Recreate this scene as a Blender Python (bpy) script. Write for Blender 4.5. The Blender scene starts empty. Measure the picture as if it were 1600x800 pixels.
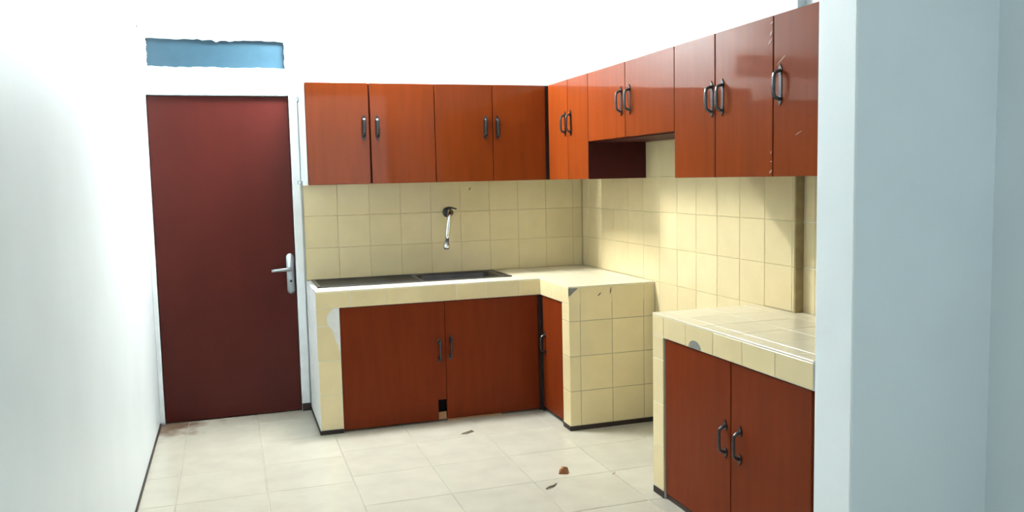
import bpy, bmesh, math, random
from mathutils import Matrix, Vector
random.seed(7)
S = bpy.context.scene
C = S.collection

# ------------------------------------------------------------------ camera
CAM = (-2.3097, -5.4203, 1.4369)
YAW, PITCH, ROLL, FPX = 0.3196, -0.0918, -0.0219, 1323.26
cy_, sy_, cp_, sp_, cr_, sr_ = (math.cos(YAW), math.sin(YAW), math.cos(PITCH),
                                math.sin(PITCH), math.cos(ROLL), math.sin(ROLL))
fw = Vector((sy_*cp_, cy_*cp_, sp_)); rt = Vector((cy_, -sy_, 0)); up = rt.cross(fw)
rt, up = cr_*rt + sr_*up, -sr_*rt + cr_*up
cd = bpy.data.cameras.new('camera'); cam = bpy.data.objects.new('camera', cd); C.objects.link(cam)
cd.sensor_width = 36; cd.lens = FPX/1600*36; cd.clip_start = .02
cam.matrix_world = Matrix(((rt.x, up.x, -fw.x, CAM[0]), (rt.y, up.y, -fw.y, CAM[1]),
                           (rt.z, up.z, -fw.z, CAM[2]), (0, 0, 0, 1)))
S.camera = cam

# ------------------------------------------------------------------ world, exposure
w = bpy.data.worlds.new('world'); S.world = w; w.use_nodes = True
w.node_tree.nodes['Background'].inputs[0].default_value = (.75, .9, 1, 1)
w.node_tree.nodes['Background'].inputs[1].default_value = .4
vs = S.view_settings
vs.view_transform = 'Standard'; vs.look = 'None'; vs.gamma = 1; vs.use_curve_mapping = False
vs.exposure = 1.15
LAMP_W = 74          # kitchen ceiling lamp
LAMP_POS = (-1.55, -.38, 2.66)
DAY_W = 9.5           # daylight at the window of the next room, behind the camera
WX0, WX1, WZ0, WZ1 = -1.75, -.08, 1.32, 2.70
dl_ = bpy.data.lights.new('window_daylight', 'AREA'); dl_.shape = 'RECTANGLE'; dl_.size = WX1-WX0; dl_.size_y = WZ1-WZ0
dl_.energy = DAY_W; dl_.color = (.88, 1., 1.)
dlo = bpy.data.objects.new('window_daylight', dl_); C.objects.link(dlo)
dlo.location = ((WX0+WX1)/2, -7.53, (WZ0+WZ1)/2); dlo.rotation_euler = (math.pi/2, 0, 0)

# ------------------------------------------------------------------ materials
def mat(name, col, rough=.5, coat=0., coat_rough=.1, metal=0., var=0., noise=0., nscale=6., stretch=(1, 1, 1),
        bump=0., bscale=40., col2=None, spec=.5):
    m = bpy.data.materials.new(name); m.use_nodes = True
    nt = m.node_tree; b = nt.nodes['Principled BSDF']
    b.inputs['Roughness'].default_value = rough; b.inputs['Metallic'].default_value = metal
    b.inputs['Coat Weight'].default_value = coat; b.inputs['Coat Roughness'].default_value = coat_rough
    b.inputs['Specular IOR Level'].default_value = spec
    c4 = (*col, 1); b.inputs['Base Color'].default_value = c4
    out = None
    if noise or var or bump:
        geo = nt.nodes.new('ShaderNodeNewGeometry')
        mp = nt.nodes.new('ShaderNodeMapping'); mp.inputs['Scale'].default_value = stretch
        nt.links.new(geo.outputs['Position'], mp.inputs['Vector'])
    if noise:
        n = nt.nodes.new('ShaderNodeTexNoise'); n.inputs['Scale'].default_value = nscale
        n.inputs['Detail'].default_value = 6
        nt.links.new(mp.outputs[0], n.inputs['Vector'])
        rp = nt.nodes.new('ShaderNodeValToRGB')
        rp.color_ramp.elements[0].position = .3; rp.color_ramp.elements[1].position = .7
        c2 = col2 or tuple(max(0, k*(1-noise)) for k in col)
        rp.color_ramp.elements[0].color = (*c2, 1); rp.color_ramp.elements[1].color = c4
        nt.links.new(n.outputs['Fac'], rp.inputs[0]); out = rp.outputs[0]
    if var:
        oi = nt.nodes.new('ShaderNodeObjectInfo')
        mr = nt.nodes.new('ShaderNodeMapRange'); mr.inputs[3].default_value = 1-var; mr.inputs[4].default_value = 1+var
        nt.links.new(oi.outputs['Random'], mr.inputs[0])
        hs = nt.nodes.new('ShaderNodeHueSaturation')
        nt.links.new(mr.outputs[0], hs.inputs['Value'])
        if out: nt.links.new(out, hs.inputs['Color'])
        else: hs.inputs['Color'].default_value = c4
        out = hs.outputs[0]
    if out: nt.links.new(out, b.inputs['Base Color'])
    if bump:
        n2 = nt.nodes.new('ShaderNodeTexNoise'); n2.inputs['Scale'].default_value = bscale
        n2.inputs['Detail'].default_value = 5
        nt.links.new(mp.outputs[0], n2.inputs['Vector'])
        bp = nt.nodes.new('ShaderNodeBump'); bp.inputs['Strength'].default_value = bump
        bp.inputs['Distance'].default_value = .01
        nt.links.new(n2.outputs['Fac'], bp.inputs['Height']); nt.links.new(bp.outputs[0], b.inputs['Normal'])
    return m

M = {}
M['paint'] = mat('wall_paint', (.84, .925, .965), .45, noise=.05, nscale=2.5, bump=.12, bscale=14)
M['ceil'] = mat('ceiling_paint', (.90, .91, .91), .8)
M['frame'] = mat('frame_paint', (.83, .88, .90), .35, noise=.08, nscale=12, bump=.15, bscale=25)
M['plaster'] = mat('plaster', (.78, .80, .80), .8, noise=.12, nscale=18, bump=.4, bscale=60)
M['cement'] = mat('cement', (.26, .27, .25), .9, noise=.3, nscale=40, bump=.5, bscale=90)
M['grout'] = mat('grout', (.58, .49, .29), .9, noise=.2, nscale=10)
M['tile'] = mat('cream_tile', (.75, .63, .37), .16, var=.035, noise=.06, nscale=9, spec=.5)
M['toptile'] = mat('glare_counter_tile', (.76, .70, .52), .24, var=.03, noise=.06, nscale=9)  # cream tile made paler: glare on the counter tops put into its colour
M['edge_tile'] = mat('shaded_tile_edge', (.40, .29, .13), .5, noise=.3, nscale=20)  # cream tile browned: shade on the step's end face painted into it
M['fgrout'] = mat('floor_grout', (.46, .43, .35), .8, noise=.3, nscale=6)
M['wood'] = mat('red_lacquered_wood', (.20, .036, .006), .4, spec=.03, coat=.30, coat_rough=.05, var=.04, noise=.16, nscale=5,
                stretch=(5, 5, .5), bump=.02, bscale=5)
M['lowwood'] = mat('low_door_wood', (.17, .025, .0045), .5, spec=.08, coat=.06, coat_rough=.2, var=.04, noise=.18, nscale=5,
                   stretch=(5, 5, .6), bump=.03, bscale=6)
M['doorwood'] = mat('maroon_door_paint', (.070, .010, .007), .5, spec=.12, coat=.14, coat_rough=.2, noise=.14, nscale=3,
                    stretch=(2, 2, .6), bump=.05, bscale=9)
M['sidewood'] = mat('shaded_side_wood', (.06, .007, .005), .6, spec=.2, noise=.2, nscale=6, stretch=(4, 4, 1))  # darkened red wood, shade on turned-away faces painted into its colour
M['carcass'] = mat('carcass_board', (.42, .36, .24), .7, noise=.15, nscale=8)
M['bronze'] = mat('dark_bronze', (.07, .075, .08), .3, metal=.8, noise=.3, nscale=60)
M['steel'] = mat('brushed_steel', (.42, .47, .50), .3, metal=.9, noise=.15, nscale=30)
M['chrome'] = mat('chrome', (.72, .74, .75), .14, metal=1., noise=.2, nscale=50)
M['sink'] = mat('worn_stainless', (.11, .11, .12), .32, metal=.9, noise=.4, nscale=9)
M['skirt'] = mat('dark_skirting', (.02, .008, .006), .5, noise=.3, nscale=20)
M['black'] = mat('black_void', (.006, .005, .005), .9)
M['rawwood'] = mat('raw_wood', (.38, .20, .10), .8, noise=.2, nscale=30)
M['glass'] = mat('painted_over_glass', (.027, .070, .105), .3, noise=.18, nscale=14, col2=(.034, .082, .12))
M['leaf'] = mat('dry_leaf', (.36, .14, .05), .8, noise=.4, nscale=60)
M['twig'] = mat('dead_leaf_grey', (.12, .09, .06), .9, noise=.4, nscale=60)
M['pale'] = mat('pale_chip', (.42, .25, .19), .6)
M['lamp_body'] = mat('lamp_body', (.8, .8, .8), .5)

def floor_mat():
    m = mat('cream_floor_tile', (.505, .485, .405), .22, var=.03, noise=.10, nscale=7, spec=.5)
    nt = m.node_tree; b = nt.nodes['Principled BSDF']
    src = b.inputs['Base Color'].links[0].from_socket
    geo = nt.nodes.new('ShaderNodeNewGeometry')
    # brown dirt that has gathered in the corner by the door
    vm = nt.nodes.new('ShaderNodeVectorMath'); vm.operation = 'DISTANCE'
    vm.inputs[1].default_value = (-2.76, -.02, 0)
    nt.links.new(geo.outputs['Position'], vm.inputs[0])
    n = nt.nodes.new('ShaderNodeTexNoise'); n.inputs['Scale'].default_value = 9; n.inputs['Detail'].default_value = 8
    nt.links.new(geo.outputs['Position'], n.inputs['Vector'])
    ad = nt.nodes.new('ShaderNodeMath'); ad.operation = 'MULTIPLY_ADD'; ad.inputs[1].default_value = .45
    nt.links.new(n.outputs['Fac'], ad.inputs[0]); nt.links.new(vm.outputs['Value'], ad.inputs[2])
    mr = nt.nodes.new('ShaderNodeMapRange'); mr.inputs[1].default_value = .36; mr.inputs[2].default_value = .54
    mr.inputs[3].default_value = .85; mr.inputs[4].default_value = 0
    nt.links.new(ad.outputs[0], mr.inputs[0])
    mx = nt.nodes.new('ShaderNodeMix'); mx.data_type = 'RGBA'
    nt.links.new(mr.outputs[0], mx.inputs[0]); nt.links.new(src, mx.inputs[6])
    mx.inputs[7].default_value = (.14, .07, .035, 1)
    nt.links.new(mx.outputs[2], b.inputs['Base Color'])
    return m
M['ftile'] = floor_mat()

def emit(name, col, s):
    m = bpy.data.materials.new(name); m.use_nodes = True; nt = m.node_tree
    nt.nodes.remove(nt.nodes['Principled BSDF'])
    e = nt.nodes.new('ShaderNodeEmission'); e.inputs[0].default_value = (*col, 1); e.inputs[1].default_value = s
    nt.links.new(e.outputs[0], nt.nodes['Material Output'].inputs[0]); return m

# ------------------------------------------------------------------ object helpers
W = {}                                             # world matrices without a depsgraph update
def link(name, data, parent=None, mw=None, **props):
    o = bpy.data.objects.new(name, data); C.objects.link(o)
    mw = mw or Matrix.Identity(4)
    if parent:
        o.parent = parent; o.matrix_basis = W[parent].inverted() @ mw
    else:
        o.matrix_basis = mw
    W[o] = mw
    for k, v in props.items(): o[k] = v
    return o
def me(bm, name, m, smooth=False):
    bmesh.ops.recalc_face_normals(bm, faces=bm.faces)
    d = bpy.data.meshes.new(name); bm.to_mesh(d); bm.free()
    for x in (m if isinstance(m, (list, tuple)) else [m]): d.materials.append(M[x] if isinstance(x, str) else x)
    if smooth:
        for p in d.polygons: p.use_smooth = True
    return d
def thing(name, loc, label, cat, group=None):
    o = link(name, None, None, Matrix.Translation(loc)); o['label'] = label; o['category'] = cat
    o.empty_display_size = .05
    if group: o['group'] = group
    return o
def add_box(bm, a, b, bev=0.):
    a, b = Vector(a), Vector(b)
    lo = Vector(map(min, a, b)); hi = Vector(map(max, a, b))
    r = bmesh.ops.create_cube(bm, size=1)
    bmesh.ops.scale(bm, vec=hi-lo, verts=r['verts']); bmesh.ops.translate(bm, vec=(lo+hi)/2, verts=r['verts'])
    if bev:
        es = {e for v in r['verts'] for e in v.link_edges}
        bmesh.ops.bevel(bm, geom=list(es), offset=bev, segments=2, profile=.5, affect='EDGES')
def boxes(name, m, parent, lst, bev=0., **props):
    """one mesh, origin at its own centre"""
    lo = Vector([min(min(a[i], b[i]) for a, b in lst) for i in range(3)])
    hi = Vector([max(max(a[i], b[i]) for a, b in lst) for i in range(3)])
    c = (lo+hi)/2; bm = bmesh.new()
    for a, b in lst: add_box(bm, Vector(a)-c, Vector(b)-c, bev)
    return link(name, me(bm, name, m), parent, Matrix.Translation(c), **props)
def tube(bm, pts, r, n=10, caps=True):
    pts = [Vector(p) for p in pts]; rs = r if isinstance(r, (list, tuple)) else [r]*len(pts)
    rings = []; prev = None
    for i, p in enumerate(pts):
        t = (pts[min(i+1, len(pts)-1)]-pts[max(i-1, 0)]).normalized()
        if prev is None:
            a = Vector((1, 0, 0)) if abs(t.x) < .8 else Vector((0, 0, 1))
        else: a = prev
        a = (a - t*a.dot(t)).normalized(); prev = a; b = t.cross(a)
        rings.append([bm.verts.new(p+rs[i]*(math.cos(2*math.pi*k/n)*a+math.sin(2*math.pi*k/n)*b)) for k in range(n)])
    for A, B in zip(rings, rings[1:]):
        for k in range(n): bm.faces.new((A[k], A[(k+1) % n], B[(k+1) % n], B[k]))
    if caps:
        bm.faces.new(rings[0]); bm.faces.new(rings[-1])
def prism(bm, poly, y0, y1, inset=0.):
    """poly in (x,z), extruded along y; y0 is the front"""
    f = [bm.verts.new((x, y0, z)) for x, z in poly]; b = [bm.verts.new((x, y1, z)) for x, z in poly]
    n = len(poly); bm.faces.new(f); bm.faces.new(b)
    for i in range(n): bm.faces.new((f[i], f[(i+1) % n], b[(i+1) % n], b[i]))

FACE = {'-y': Matrix.Identity(4), '-x': Matrix.Rotation(-math.pi/2, 4, 'Z'),
        'up': Matrix.Rotation(-math.pi/2, 4, 'X')}
_tc = {}
def tile_data(wd, ht, t, m, bev=.0018):
    k = (round(wd, 4), round(ht, 4), t, m)
    if k not in _tc:
        bm = bmesh.new(); a, b = wd/2, ht/2
        def ring(y, i): return [bm.verts.new((sx*(a-i), y, sz*(b-i))) for sx, sz in ((-1, -1), (1, -1), (1, 1), (-1, 1))]
        r0, r1, r2 = ring(0, 0), ring(-t+bev, 0), ring(-t, bev)
        for A, B in ((r0, r1), (r1, r2)):
            for i in range(4): bm.faces.new((A[i], A[(i+1) % 4], B[(i+1) % 4], B[i]))
        bm.faces.new(r2); bm.faces.new(r0)
        _tc[k] = me(bm, 'tile', m)
    return _tc[k]
def tile_at(parent, face, u0, u1, v0, v1, plane, t=.008, m='tile', name='tile', gap=.002, jit=.0):
    """a tile whose BACK lies in 'plane'; u/v are world x/z ('-y'), y/z ('-x') or x/y ('up')"""
    u, v = (u0+u1)/2, (v0+v1)/2
    wd, ht = abs(u1-u0)-gap, abs(v1-v0)-gap
    if wd < .006 or ht < .006: return
    p = {'-y': (u, plane, v), '-x': (plane, u, v), 'up': (u, v, plane)}[face]
    mw = Matrix.Translation(p) @ FACE[face]
    if jit: mw = mw @ Matrix.Rotation(random.uniform(-jit, jit), 4, 'X') @ Matrix.Rotation(random.uniform(-jit, jit), 4, 'Z')
    return link(name, tile_data(wd, ht, t, m), parent, mw)
def cuts(a, b, off, step):
    """a..b split at off+k*step"""
    lo, hi = min(a, b), max(a, b); c = [lo]
    k = math.ceil((lo-off)/step + .06)
    while off+k*step < hi-.012:
        c.append(off+k*step); k += 1
    c.append(hi); return list(zip(c, c[1:]))
def poly_tile(parent, face, poly, plane, t=.008, m='tile', name='tile'):
    u = sum(p[0] for p in poly)/len(poly); v = sum(p[1] for p in poly)/len(poly)
    s = -1 if face == '-x' else 1
    bm = bmesh.new(); prism(bm, [(s*(x-u), z-v) for x, z in poly], -t, 0)
    p = {'-y': (u, plane, v), '-x': (plane, u, v)}[face]
    return link(name, me(bm, name, m), parent, Matrix.Translation(p) @ FACE[face])

# ------------------------------------------------------------------ dimensions
XL = -2.773; H = 2.80; YB = -7.4
ZC = .825; DC = .60; DR = .54
XP = -1.882; YPE = -1.064; YN = -2.054; YE = -3.16
ZB, ZT = 1.421, 2.016; D1 = .326; D2 = .364
STEP = -2.335; XS = .042                   # where the tiled right wall steps back
DXL, DXR, DZT = -2.742, -1.942, 1.962      # door leaf
ST = dict(kind='structure')

# ------------------------------------------------------------------ shell
floor = boxes('floor', 'fgrout', None, [((XL-.15, YB-.15, -.12), (.25, .2, -.0022))], **ST)
ceiling = boxes('ceiling', 'ceil', None, [((XL-.15, YB-.15, H), (.25, .2, H+.1))], **ST)
wall_left = boxes('wall_left', 'paint', None, [((XL-.15, YB, -.008), (XL, 0, H))], **ST)
TX0, TX1, TZ0, TZ1 = -2.728, -1.952, 2.129, 2.292
wall_back = boxes('wall_back', 'paint', None, [
    ((XL-.15, 0, -.008), (DXL-.004, .15, H)), ((DXR+.004, 0, -.008), (.25, .15, H)),
    ((DXL-.004, 0, DZT+.004), (DXR+.004, .15, TZ0-.02)), ((DXL-.004, 0, TZ1+.02), (DXR+.004, .15, H)),
    ((DXL-.004, .06, -.008), (DXR+.004, .15, DZT+.004)), ((DXL-.004, .06, TZ0-.02), (DXR+.004, .15, TZ1+.02))], **ST)
wall_right = boxes('wall_right', 'grout', None, [((0.0025, STEP, -.008), (.2, 0, 1.70))], **ST)
wall_right_up = boxes('wall_right_upper', 'paint', None, [((0.006, STEP, 1.70), (.2, 0, H))], **ST)
wall_right_far = boxes('wall_right_recessed', 'paint', None, [((XS+.002, -3.165, -.008), (.2, STEP, H))], **ST)
wall_stub = boxes('wall_partition', 'paint', None, [((-.54, -3.34, -.008), (.2, -3.165, H))], bev=.006, **ST)
wall_next = boxes('wall_right_next_room', 'paint', None, [((0.0, YB, -.008), (.2, -3.34, H))], **ST)
wall_rear = boxes('wall_rear', 'paint', None, [
    ((XL-.15, YB-.15, -.008), (WX0, YB, H)), ((WX1, YB-.15, -.008), (.2, YB, H)),
    ((WX0, YB-.15, -.008), (WX1, YB, WZ0)), ((WX0, YB-.15, WZ1), (WX1, YB, H))], **ST)
win2 = link('window_2', None, None, Matrix.Translation(((WX0+WX1)/2, YB-.05, WZ0)), kind='structure')
boxes('frame', 'frame', win2, [((WX0, YB-.08, WZ0), (WX0+.05, YB-.03, WZ1)), ((WX1-.05, YB-.08, WZ0), (WX1, YB-.03, WZ1)),
    ((WX0+.05, YB-.08, WZ0), (WX1-.05, YB-.03, WZ0+.05)), ((WX0+.05, YB-.08, WZ1-.05), (WX1-.05, YB-.03, WZ1))])

# floor tiles, 40 cm; the three columns by the left wall are laid a little out of step
for a, b in cuts(XL+.002, -.002, -2.61, .4):
    off = -1.015 if b < -1.75 else -.945
    for c, d in cuts(YB, -.001, off, .4):
        if a < -.5 and b > -.02 and c < -3.2 and d > -3.4: pass
        tile_at(floor, 'up', a, b, c, d, -.008, .008, 'ftile', 'floor_tile', gap=.003)

# wall tiles, 20 cm
for a, b in cuts(-1.876, -.0005, -.069, .2):
    for c, d in cuts(ZC+.002, ZB+.004, ZC, .2):
        tile_at(wall_back, '-y', a, b, c, d, 0, .008, 'tile', 'wall_tile', jit=.0006)
bg = boxes('tile_bed', 'grout', wall_back, [((-1.878, -.0060, ZC-.01), (-.0005, 0, ZB+.01))])
for a, b in cuts(STEP, -.0095, -.12, .2):
    if a > YPE-.02: z0 = ZC+.002
    elif b < YN-.01: z0 = ZC+.002
    else: z0 = 0.002
    for c, d in cuts(z0, 1.698, ZC, .2):
        tile_at(wall_right, '-x', a, b, c, d, .009, .009, 'tile', 'wall_tile', jit=.0006)
# the stepped-back length of wall and the tile edge pieces on the step
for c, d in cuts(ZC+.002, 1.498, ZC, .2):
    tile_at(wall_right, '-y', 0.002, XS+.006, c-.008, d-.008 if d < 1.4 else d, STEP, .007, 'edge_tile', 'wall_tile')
    for a, b in cuts(-3.163, STEP-.008, -2.42, .2):
        tile_at(wall_right_far, '-x', a, b, c-.004, d-.004 if d < 1.4 else d, XS+.008, .008, 'tile', 'wall_tile')

# skirtings
boxes('baseboard_left', 'skirt', None, [((XL, YB, 0), (XL+.007, -.03, .014))], **ST)
boxes('baseboard_back', 'skirt', None, [((DXR+.006, -.022, 0), (XP-.004, -.0002, .045))], **ST)

# ------------------------------------------------------------------ door, frame and transom
boxes('trim_1', 'frame', None, [((DXR+.003, -.018, .046), (-1.888, -.0002, 2.118))], bev=.004, **ST)
boxes('trim_2', 'frame', None, [((XL+.0005, -.018, .01), (DXL-.003, -.0002, 2.118))], bev=.004, **ST)
boxes('trim_3', 'frame', None, [((DXL-.003, -.018, DZT+.006), (DXR+.003, -.0002, 2.118))], bev=.004, **ST)
door = boxes('door_1', 'doorwood', None, [((DXL, .004, .004), (DXR, .044, DZT))], bev=.003, **ST)
# lever handle on a long rounded plate
bm = bmesh.new()
pl = []
for k in range(24):
    a = 2*math.pi*k/24
    pl.append((.024*math.cos(a), (.100 if math.sin(a) >= 0 else -.100)+.027*math.sin(a)))
prism(bm, pl, -.007, 0)
bmesh.ops.bevel(bm, geom=[e for e in bm.edges if abs(e.verts[0].co.y+.007) < 1e-5 and abs(e.verts[1].co.y+.007) < 1e-5],
                offset=.003, segments=2, affect='EDGES')
hp = link('handle_plate', me(bm, 'handle_plate', 'steel', True), door, Matrix.Translation((-1.972, .004, .873)))
bm = bmesh.new()
tube(bm, [(0, -.006, .03), (0, -.035, .03), (-.004, -.045, .03), (-.016, -.050, .03), (-.06, -.050, .03), (-.115, -.047, .027)],
     [.012, .012, .0125, .012, .0105, .0095], 14)
link('lever', me(bm, 'lever', 'steel', True), hp, Matrix.Translation((-1.972, .004, .873)))
bm = bmesh.new(); tube(bm, [(0, -.006, -.045), (0, -.010, -.045)], .008, 12)
link('keyhole_cylinder', me(bm, 'keyhole_cylinder', 'bronze', True), hp, Matrix.Translation((-1.972, .004, .873)))

# transom light: pane painted over, with a ragged paint border
win = link('window_1', None, None, Matrix.Translation((-2.34, 0, 2.21)), kind='structure')
boxes('pane', 'glass', win, [((TX0-.012, .004, TZ0-.014), (TX1+.012, .010, TZ1+.014))])
bm = bmesh.new(); N = 120
ox0, ox1, oz0, oz1 = XL+.0005, -1.888, 2.1185, 2.36
def rect_pt(t, x0, x1, z0, z1):
    s = t*4 % 4
    if s < 1: return x0+(x1-x0)*s, z0
    if s < 2: return x1, z0+(z1-z0)*(s-1)
    if s < 3: return x1-(x1-x0)*(s-2), z1
    return x0, z1-(z1-z0)*(s-3)
O, I, IB = [], [], []
for k in range(N):
    t = k/N; x, z = rect_pt(t, ox0, ox1, oz0, oz1); O.append(bm.verts.new((x, -.018, z)))
    x, z = rect_pt(t, TX0, TX1, TZ0, TZ1)
    j = .0016*math.sin(k*1.9)+.0018*math.sin(k*.53+1)+random.uniform(-.001, .001)
    cx = (TX0+TX1)/2
    if z >= TZ1-.001 and -2.42 < x < -2.24 and k % 3 == 0: j += random.uniform(.006, .016)
    x += j*(1 if x < cx else -1)*(1 if abs(x-TX0) < .001 or abs(x-TX1) < .001 else 0)
    z += j*(1 if z < 2.21 else -1)
    I.append(bm.verts.new((x, -.015, z))); IB.append(bm.verts.new((x, .0035, z)))
for k in range(N):
    q = (k+1) % N
    bm.faces.new((O[k], O[q], I[q], I[k])); bm.faces.new((I[k], I[q], IB[q], IB[k]))
OB = [bm.verts.new((v.co.x, -.0002, v.co.z)) for v in O]
for k in range(N): bm.faces.new((O[k], O[(k+1) % N], OB[(k+1) % N], OB[k]))
link('frame', me(bm, 'frame', 'frame'), win)
bm = bmesh.new(); tube(bm, [(0, 0, 0), (0, -.012, 0), (.001, -.022, .002)], [.003, .003, .004], 8)
link('nail', me(bm, 'nail', 'bronze'), None, Matrix.Translation((-2.768, -.0185, 2.352)),
     label='small dark nail in the wall corner above the transom', category='nail')

# ------------------------------------------------------------------ pull handles (shared meshes)
def pull(wide, plate):
    bm = bmesh.new()
    for q in (1, -1):
        prism(bm, [(-.006, q*.036), (-.0125, q*.050), (-.010, q*.060), (0, q*.076), (.010, q*.060), (.0125, q*.050), (.006, q*.036)], -.004, 0)
    if plate: add_box(bm, (-.0085, -.0022, -.045), (.0085, 0, .045))
    k0 = len(bm.verts)
    tube(bm, [(0, -.003, .052), (0, -.018, .048), (0, -.027, .041), (0, -.030, .030), (0, -.031, 0), (0, -.030, -.030),
              (0, -.027, -.041), (0, -.018, -.048), (0, -.003, -.052)], [.007, .0062, .0058, .0055, .006, .0055, .0058, .0062, .007], 10)
    bm.verts.ensure_lookup_table()
    for v in bm.verts[k0:]: v.co.x *= wide
    return me(bm, 'handle', 'bronze')
HANDLE = pull(1.7, True); HANDLE_LOW = pull(1.15, False)
def handle(door, face, p, tilt=0.):
    return link('handle', HANDLE if p[2] > 1 else HANDLE_LOW, door, Matrix.Translation(p) @ FACE[face] @ Matrix.Rotation(tilt, 4, 'Y'))

def leaf(parent, face, u0, u1, z0, z1, front, t=.018, m='wood', name='door', gap=.0015, bev=.002):
    """cabinet door leaf whose front lies in 'front'"""
    a, b = min(u0, u1)+gap, max(u0, u1)-gap
    if face == '-y': return boxes(name, m, parent, [((a, front, z0), (b, front+t, z1))], bev)
    return boxes(name, m, parent, [((front, a, z0), (front+t, b, z1))], bev)

GW = 'wooden wall cabinets'
def unit_back(label, x0, x1, seam, hxs, gap):
    t = thing('wall_cabinet', ((x0+x1)/2, -.16, ZB), label, 'cabinet', GW)
    boxes('body', 'sidewood', t, [((x0+.001, -D1+.020, ZB+.002), (x1-.001, -.0085, ZT-.002))])
    d1 = leaf(t, '-y', x0, seam-gap, ZB, ZT, -D1); d2 = leaf(t, '-y', seam+gap, x1, ZB, ZT, -D1)
    handle(d1, '-y', (hxs[0], -D1, 1.754), .03); handle(d2, '-y', (hxs[1], -D1, 1.752), -.01)
    return t
uA = unit_back('red-brown wall cabinet beside the door with white painted end panel', -1.868, -1.101, -1.497, (-1.533, -1.453), .0035)
boxes('side_panel', 'frame', uA, [((-1.884, -D1+.004, ZB-.002), (-1.8685, -.0085, ZT+.001))], .002)
for z in (1.935, 1.428):                       # small hanging brackets at the cabinet's end
    bm = bmesh.new()
    tube(bm, [(.004, 0, 0), (-.010, 0, -.002), (-.020, 0, .002), (-.026, 0, .010), (-.022, 0, .018), (-.012, 0, .016)], .0035, 8)
    add_box(bm, (-.002, -.010, -.014), (.003, .010, .018))
    link('bracket', me(bm, 'bracket', 'steel'), uA, Matrix.Translation((-1.887, -.10, z)))
uB = unit_back('red-brown wall cabinet above the sink tap, next to the inner corner', -1.099, -D2-.016, -.731, (-.781, -.702), .0005)
boxes('gap_shade_strip', 'skirt', uB, [((-D2-.0155, -D1+.006, ZB), (-D2+.06, -D1+.022, ZT))])  # dark strip painted in for the shaded gap at the inner corner

def unit_right(label, y0, y1, seam, hys, z0, hz, gap=.001, first=None):
    t = thing('wall_cabinet', (-.18, (y0+y1)/2, z0), label, 'cabinet', GW)
    xb = 0.004 if y1 > STEP-.5 and y0 > STEP+.1 else .004
    boxes('body', 'sidewood', t, [((-D2+.020, y1+.001, z0+.002), (-.001, (first if first is not None else y0)-.001, ZT-.002))])
    out = []
    es = [y0]+([seam] if seam is not None else [])+[y1]
    for i, (a, b) in enumerate(zip(es, es[1:])):
        d = leaf(t, '-x', a-(gap if i else 0), b+(gap if i == 0 and seam is not None else 0), z0, ZT, -D2); out.append(d)
        if i < len(hys): handle(d, '-x', (-D2, hys[i], hz), random.uniform(-.03, .03))
    return t, out
uC, _ = unit_right('narrow orange-brown corner wall cabinet with two close-set pulls', -D1-.012, -.960, -.660, (-.622, -.708), ZB, 1.755, first=-D1-.012)
boxes('side_panel', 'sidewood', uC, [((-D2+.001, -.9625, ZB), (-.0012, -.9605, ZT))])
uD, _ = unit_right('short orange-brown wall cabinet hanging over the open gap', -.964, -1.944, -1.438, (-1.394, -1.492), 1.634, 1.82)
uE, dE = unit_right('tall orange-brown wall cabinet with two doors above near counter', -1.946, -2.686, -2.288, (-2.264, -2.345), ZB, 1.748, gap=.0025)
uF, dF = unit_right('single-door wall cabinet against the white partition, worn along its edge', -2.690, -3.162, None, (-2.732,), ZB, 1.757)
# underside board of the short cabinet
boxes('bottom_board', 'sidewood', uD, [((-D2+.021, -1.942, 1.628), (-.0012, -.966, 1.6355))])
# worn paint chips along the seam
for (y, z, s, r) in ((-2.674, 1.952, .013, .7), (-2.668, 1.922, .016, .5), (-2.678, 1.990, .010, .2), (-2.676, 1.44, .011, .5),
                     (-2.680, 1.478, .006, -.4), (-2.679, 1.512, .007, .8)):
    bm = bmesh.new(); prism(bm, [(-s, -s*.25), (-s*.2, -s*.4), (s, s*.1), (s*.7, s*.3), (-s*.3, s*.25)], -.0012, 0)
    link('chip', me(bm, 'chip', 'pale'), dE[1], Matrix.Translation((-D2-.0001, y, z)) @ FACE['-x'] @ Matrix.Rotation(-r, 4, 'Y'))
for (y, z, s, r) in ((-2.84, 1.575, .018, .35), (-2.735, 1.845, .03, .5)):
    bm = bmesh.new(); prism(bm, [(-s, -s*.08), (s, -s*.04), (s, s*.06), (-s*.3, s*.1)], -.001, 0)
    link('chip', me(bm, 'chip', 'pale'), dF[0], Matrix.Translation((-D2-.0001, y, z)) @ FACE['-x'] @ Matrix.Rotation(-r, 4, 'Y'))

# ------------------------------------------------------------------ L-shaped counter
ZA = .725                                     # underside of the apron
kc = thing('kitchen_counter', (-.9, -.5, 0), 'L-shaped cream tiled masonry counter holding the sink', 'counter')
SX0, SX1, SY0, SY1 = -1.852, -.662, -.435, -.030   # sink cut-out
zt_, e = ZC-.008, .008
g = .002                                       # masonry core, just behind the tile faces
boxes('slab', 'plaster', kc, [
    ((XP+.002, -DC+g, ZA), (-.001, SY0+.012, ZC-g)), ((XP+.002, SY1-.012, ZA), (-.001, -.009, ZC-g)),
    ((XP+.002, SY0+.012, ZA), (SX0+.012, SY1-.012, ZC-g)), ((SX1-.012, SY0+.012, ZA), (-.001, SY1-.012, ZC-g)),
    ((-DR+g, YPE+g, ZA), (-.001, -DC+g, ZC-g))])
boxes('side_wall', 'plaster', kc, [((XP+.002, -DC+g, .0005), (-1.752, -.009, ZA-.0005))])
boxes('end_wall', 'cement', kc, [((-DR+g, YPE+g, .0005), (-.001, -.962, ZA-.0005))])
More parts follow.
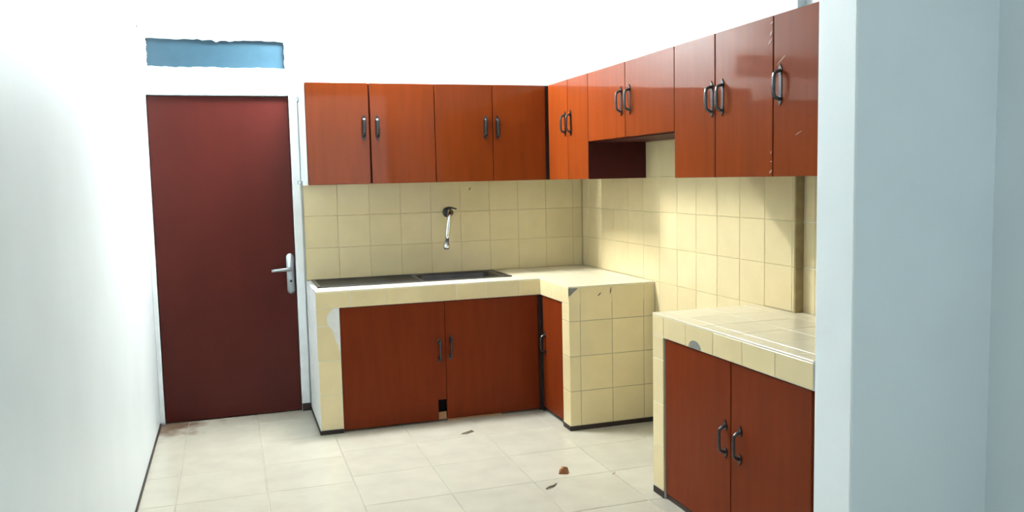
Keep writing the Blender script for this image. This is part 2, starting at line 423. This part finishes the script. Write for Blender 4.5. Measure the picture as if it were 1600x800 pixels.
boxes('shade_sheet', 'black', kc, [((-1.75, -.52, .0005), (-.02, -.5, ZA-.001)), ((-.46, -.955, .0005), (-.44, -.53, ZA-.001))])  # upright black sheets standing in for the shade behind the doors
# top tiles
for a, b in cuts(XP+.001, -.0015, -.069, .2):
    if b <= SX1+.01:
        tile_at(kc, 'up', a, b, -DC, SY0-.004, zt_, m='toptile')
    elif a < SX1:
        tile_at(kc, 'up', a, SX1+.004, -DC, SY0-.004, zt_, m='toptile'); a = SX1+.004
        for c, d in cuts(-DC, -.010, -DC, .2): tile_at(kc, 'up', a, b, c, d, zt_, m='toptile')
    else:
        for c, d in cuts(-DC, -.010, -DC, .2): tile_at(kc, 'up', a, b, c, d, zt_, m='toptile')
for a, b in cuts(-DR, -.0015, -.069, .2):
    for c, d in cuts(YPE, -DC, -DC, .2): tile_at(kc, 'up', a, b, c, d, zt_, m='toptile')
# apron tiles
AJ = [XP+.001, -1.687, -1.477, -1.277, -1.067, -.876, -.678, -DR]
for a, b in zip(AJ, AJ[1:]): tile_at(kc, '-y', a, b, ZA, zt_+.0005, -DC+e)
for a, b in ((-.79, -DC+.001), (-.955, -.79), (YPE+e-.001, -.955)): tile_at(kc, '-x', a, b, ZA, zt_+.0005, -DR+e)
# left post tiles, two of them broken along the door
x0, x1 = XP+.002, -1.7535
for c, d in ((.026, .226), (.226, .425)): tile_at(kc, '-y', x0, x1, c, d, -DC+e)
poly_tile(kc, '-y', [(x0, .427), (x1-.002, .427), (x1-.004, .475), (x1-.012, .51), (x1-.028, .545), (x1-.040, .60), (x1-.062, .6235), (x0, .6235)], -DC+e)
poly_tile(kc, '-y', [(x0, .6265), (x1-.064, .6265), (x1-.071, .66), (x1-.067, .69), (x1-.052, .705), (x1-.03, .7235), (x0, .7235)], -DC+e)
# return post tiles (facing left) and the end face (facing the next room)
for c, d in ((.026, .226), (.226, .426), (.426, .626), (.626, ZA)): tile_at(kc, '-x', YPE+e-.001, -.958, c, d, -DR+e)
EX = [-DR, -.472, -.275, -.074, -.0015]; EZ = [.026, .226, .426, .626, zt_+.0005]
for i in range(4):
    for j in range(4):
        if (i, j) == (0, 3):
            poly_tile(kc, '-y', [(EX[0]+.0015, .6275), (EX[1]-.0015, .6275), (EX[1]-.0015, zt_-.001), (EX[1]-.008, zt_-.001), (EX[0]+.0015, .768)], YPE+e)
        else: tile_at(kc, '-y', EX[i], EX[i+1], EZ[j], EZ[j+1], YPE+e)
boxes('mortar_patch', 'cement', kc, [((-.538, YPE+.001, .765), (-.474, YPE+e, zt_-.002))])
# small dark scratches in the end tiles, and one in the back wall tiles
def scratch(parent, p, ln, rot, face='-y'):
    bm = bmesh.new(); prism(bm, [(-ln, -.002), (0, -.004), (ln, .001), (ln*.4, .003), (-ln*.5, .002)], -.0008, .001)
    link('scratch', me(bm, 'scratch', 'twig'), parent, Matrix.Translation(p) @ FACE[face] @ Matrix.Rotation(rot, 4, 'Y'))
scratch(kc, (-.352, YPE, .772), .016, -.6); scratch(kc, (-.283, YPE, .79), .022, -1.35)
scratch(wall_back, (-.803, -.0084, 1.372), .014, -.9)
# plinths
boxes('plinth', 'skirt', kc, [((XP+.001, -DC-.001, .0004), (-1.7525, -DC+.0019, .025)), ((XP-.003, -DC+.001, .0004), (XP+.001, -.010, .020))])
boxes('plinth', 'skirt', kc, [((-DR-.001, YPE-.001, .0004), (-.0015, YPE+.0019, .025)), ((-DR-.001, YPE-.001, .0004), (-DR+.0019, -.957, .025))])
# doors below: the left one has a notch cut from its corner
xs = -1.139
bm = bmesh.new()
X0 = -1.749
prism(bm, [(X0, .012), (-1.192, .012), (-1.192, .133), (xs-.0015, .133), (xs-.0015, .7205), (X0, .7205)], 0, .018)
dl = link('door', me(bm, 'door', 'lowwood'), kc, Matrix.Translation((0, -.590, 0)))
boxes('wood_block', 'rawwood', dl, [((-1.191, -.585, .012), (xs-.004, -.572, .055))])
handle(dl, '-y', (-1.176, -.590, .430), .0)
dr_ = leaf(kc, '-y', xs, -.548, .012, .7205, -.586, m='lowwood'); handle(dr_, '-y', (-1.108, -.586, .441), .05)
boxes('threshold', 'rawwood', kc, [((xs, -.588, .0006), (-.80, -.575, .0105))])
dc_ = leaf(kc, '-x', -.612, -.954, .028, .7205, -.530, m='lowwood'); handle(dc_, '-x', (-.530, -.655, .43), 0)
boxes('corner_post', 'skirt', kc, [((-.5465, -.5835, .0006), (-.531, -.570, .724)), ((-.5325, -.608, .0006), (-.520, -.586, .724))])

# ------------------------------------------------------------------ near counter
nc = thing('kitchen_counter', (-.27, -2.6, 0), 'separate cream tiled counter in the foreground ending at the white partition', 'counter')
boxes('slab', 'plaster', nc, [((-DR+g, YE, ZA), (-.001, YN-.001, ZC-g)), ((-.001, YE, ZA), (XS-.002, STEP-.012, ZC-g))])
boxes('end_wall', 'plaster', nc, [((-DR+g, -2.150, .0005), (-.001, YN-.001, ZA-.0005))])
boxes('shade_backing', 'black', nc, [((-.46, YE, .0005), (-.44, -2.151, ZA-.001))])  # black sheet in place of the shaded hollow behind these doors
for a, b in cuts(-DR, -.0015, -.069, .2):
    for c, d in cuts(YE, YN, YN, .2): tile_at(nc, 'up', a, b, c, d, zt_, m='toptile', jit=.001)
for c, d in cuts(YE, STEP-.012, YN, .2): tile_at(nc, 'up', .0, XS-.002, c, d, zt_, m='toptile')
NJ = [YN, -2.155, -2.345, -2.555, -2.755, -2.955, YE]
for k, (b, a) in enumerate(zip(NJ, NJ[1:])):
    if k == 2:        # a round bite is missing from this tile's lower edge
        A0, B0 = a+.0015, b-.0015
        arc = [(-2.418+.050*math.cos(t), ZA+.0015+.033*math.sin(t)) for t in [math.pi*q/12 for q in range(13)]]
        poly_tile(nc, '-x', [(A0, ZA+.0015)]+[(u, v) for u, v in reversed(arc)]+[(B0, ZA+.0015), (B0, zt_-.001), (A0, zt_-.001)], -DR+e)
    else: tile_at(nc, '-x', a, b, ZA, zt_+.0005, -DR+e)
boxes('mortar_patch', 'cement', nc, [((-DR+.0015, -2.474, ZA+.0005), (-DR+e, -2.362, ZA+.040))])
for c, d in ((.031, .226), (.226, .426), (.426, .626), (.626, ZA)):
    tile_at(nc, '-x', -2.152, YN, c, d, -DR+e)
boxes('plinth', 'skirt', nc, [((-DR-.001, -2.152, .0004), (-DR+.0019, YN-.002, .030))])
boxes('plinth', 'skirt', nc, [((-DR+.012, YE, .0004), (-DR+.03, -2.156, .020))])
n1 = leaf(nc, '-x', -2.157, -2.669, .024, .7195, -.532, m='lowwood', gap=.002)
n2 = leaf(nc, '-x', -2.671, -3.146, .024, .7195, -.532, m='lowwood', gap=.002)
handle(n1, '-x', (-.532, -2.636, .412), -.02); handle(n2, '-x', (-.532, -2.735, .414), .02)
boxes('seam_shade', 'black', nc, [((-.512, -2.68, .024), (-.50, -2.66, .7195))])  # black strip standing in for shade in the seam between the doors

# ------------------------------------------------------------------ sink (stainless, drainer on the left, bowl on the right)
sk = thing('kitchen_sink', (-1.25, -.23, ZC), 'worn stainless steel sink with drainer set into the counter', 'sink')
bm = bmesh.new()
bx0, bx1, by0, by1 = -1.20, -.72, -.40, -.075; zr = ZC+.006
def ring(x0, x1, y0, y1, z, r, n=6):
    out = []
    for cx, cyy, a0 in ((x1-r, y1-r, 0), (x0+r, y1-r, 90), (x0+r, y0+r, 180), (x1-r, y0+r, 270)):
        for k in range(n+1):
            a = math.radians(a0+90*k/n); out.append(bm.verts.new((cx+r*math.cos(a), cyy+r*math.sin(a), z)))
    return out
def bridge(A, B):
    n = len(A)
    for k in range(n): bm.faces.new((A[k], A[(k+1) % n], B[(k+1) % n], B[k]))
R = [ring(bx0-.012, bx1+.012, by0-.012, by1+.012, zr-.004, .05), ring(bx0, bx1, by0, by1, zr-.010, .045),
     ring(bx0+.006, bx1-.006, by0+.006, by1-.006, ZC-.14, .05), ring(bx0+.03, bx1-.03, by0+.03, by1-.03, ZC-.155, .05)]
for A, B in zip(R, R[1:]): bridge(A, B)
bm.faces.new(R[-1])
# rim ring around the bowl and rolled outer edge
O1 = ring(-1.225, SX1-.002, SY0+.002, SY1-.002, zr-.004, .02); bridge(O1, R[0])
link('bowl', me(bm, 'bowl', 'sink', True), sk)
bm = bmesh.new()
L = -1.225
ny = 15
prev = None
for i in range(ny*2+1):                        # ridged drainer
    y = SY0+.02+(SY1-SY0-.04)*i/(ny*2); z = zr-.004-(.004 if i % 2 else 0)
    a = bm.verts.new((SX0+.02, y, z+.001)); b = bm.verts.new((L, y, z-.001))
    if prev: bm.faces.new((prev[0], prev[1], b, a))
    prev = (a, b)
link('drainer', me(bm, 'drainer', 'sink'), sk)
boxes('rim', 'sink', sk, [((SX0, SY0, ZC-.0015), (SX1, SY0+.02, zr)), ((SX0, SY1-.02, ZC-.0015), (SX1, SY1, zr)),
                          ((SX0, SY0, ZC-.0015), (SX0+.022, SY1, zr)), ((SX1-.02, SY0, ZC-.0015), (SX1, SY1, zr))], .0015)
bm = bmesh.new(); tube(bm, [(-.96, -.24, ZC-.155), (-.96, -.24, ZC-.150)], .04, 20)
link('drain', me(bm, 'drain', 'chrome'), sk)

# ------------------------------------------------------------------ wall tap
fx = thing('wall_tap', (-.958, -.0082, 1.222), 'chrome wall tap with a long drooping spout over the sink', 'tap')
bm = bmesh.new(); tube(bm, [(-.958, -.0082, 1.222), (-.958, -.012, 1.222), (-.958, -.016, 1.222)], [.033, .033, .024], 18)
link('flange', me(bm, 'flange', 'bronze', True), fx)
bm = bmesh.new(); tube(bm, [(-.958, -.014, 1.222), (-.960, -.05, 1.222), (-.962, -.085, 1.222), (-.963, -.10, 1.222)], [.016, .018, .024, .015], 14)
link('valve_body', me(bm, 'valve_body', 'bronze', True), fx)
bm = bmesh.new()
tube(bm, [(-.962, -.075, 1.222), (-.962, -.077, 1.25), (-.962, -.077, 1.258)], [.007, .007, .010], 12)
tube(bm, [(-.975, -.077, 1.256), (-.95, -.078, 1.254), (-.915, -.079, 1.244)], [.005, .006, .0045], 10)
link('lever', me(bm, 'lever', 'bronze', True), fx)
bm = bmesh.new(); pts = []
for k in range(9):
    a = math.radians(10*k+5); pts.append((-.965-.012*k/8, -.085-.05*math.sin(a), 1.195+.035*math.cos(a)))
pts += [(-.985, -.136, 1.15), (-.993, -.136, 1.09), (-1.0, -.134, 1.02)]
tube(bm, pts, .0145, 14)
link('spout', me(bm, 'spout', 'chrome', True), fx)
bm = bmesh.new(); tube(bm, [(-.9995, -.134, 1.03), (-1.0, -.134, 1.022), (-1.003, -.134, .998), (-1.003, -.134, .990)], [.015, .020, .021, .016], 14)
link('nozzle', me(bm, 'nozzle', 'chrome', True), fx)

# ------------------------------------------------------------------ litter on the floor
def litter(name, label, cat, m, x, y, pts, rz=0):
    """crumpled solid from a list of (u,v,z) top points around a centre"""
    bm = bmesh.new(); vs_ = [bm.verts.new(p) for p in pts]
    bmesh.ops.convex_hull(bm, input=vs_)
    link(name, me(bm, name, m), None, Matrix.Translation((x, y, .0003)) @ Matrix.Rotation(rz, 4, 'Z'), label=label, category=cat)
litter('brown_leaf', 'crumpled reddish-brown dry leaf lying on the floor tiles', 'leaf', 'leaf', -.834, -1.685,
       [(-.026, -.012, 0), (.02, -.02, 0), (.03, .012, 0), (-.012, .022, 0), (-.020, 0, .018), (.004, -.008, .036), (.022, .006, .026), (-.004, .014, .03)], -.2)
litter('leaf_fragment', 'thin dark curled leaf scrap on the floor before the sink doors', 'leaf', 'twig', -1.094, -.868,
       [(-.045, -.012, 0), (-.01, -.022, 0), (.045, .002, 0), (.03, .018, 0), (-.02, .010, 0), (-.03, -.008, .006), (.03, .008, .010), (.0, -.004, .008)], .1)
bm = bmesh.new(); tube(bm, [(-.035, -.02, .004), (-.012, -.008, .006), (.012, .002, .005), (.034, .026, .004)], [.0025, .004, .0035, .002], 7)
link('twig', me(bm, 'twig', 'twig'), None, Matrix.Translation((-.954, -1.836, .0)), label='little bent twig on the floor beside the reddish-brown leaf', category='twig')
bm = bmesh.new(); tube(bm, [(-.014, -.012, .003), (0, 0, .004), (.012, .016, .003)], [.002, .003, .0015], 6)
link('twig', me(bm, 'twig', 'pale'), None, Matrix.Translation((-.607, -1.782, .0)), label='tiny pale splinter on the floor near the foreground counter', category='twig')

# ------------------------------------------------------------------ lamps
def opal_lamp(label, loc, sx, sy, watts, col):
    x, y, z = loc
    t = thing('ceiling_lamp', (x, y, H), label, 'lamp')
    boxes('backplate', 'lamp_body', t, [((x-sx/2-.02, y-sy/2-.02, H-.03), (x+sx/2+.02, y+sy/2+.02, H-.0005))], .004)
    area = sx*sy+2*(sx+sy)*.06
    boxes('diffuser', emit('lit_opal_diffuser', col, watts/(area*math.pi)), t,
          [((x-sx/2, y-sy/2, H-.09), (x+sx/2, y+sy/2, H-.0305))], .01)
opal_lamp('white opal lamp on the kitchen ceiling above the sink', LAMP_POS, .6, .28, LAMP_W, (.98, 1., .97))
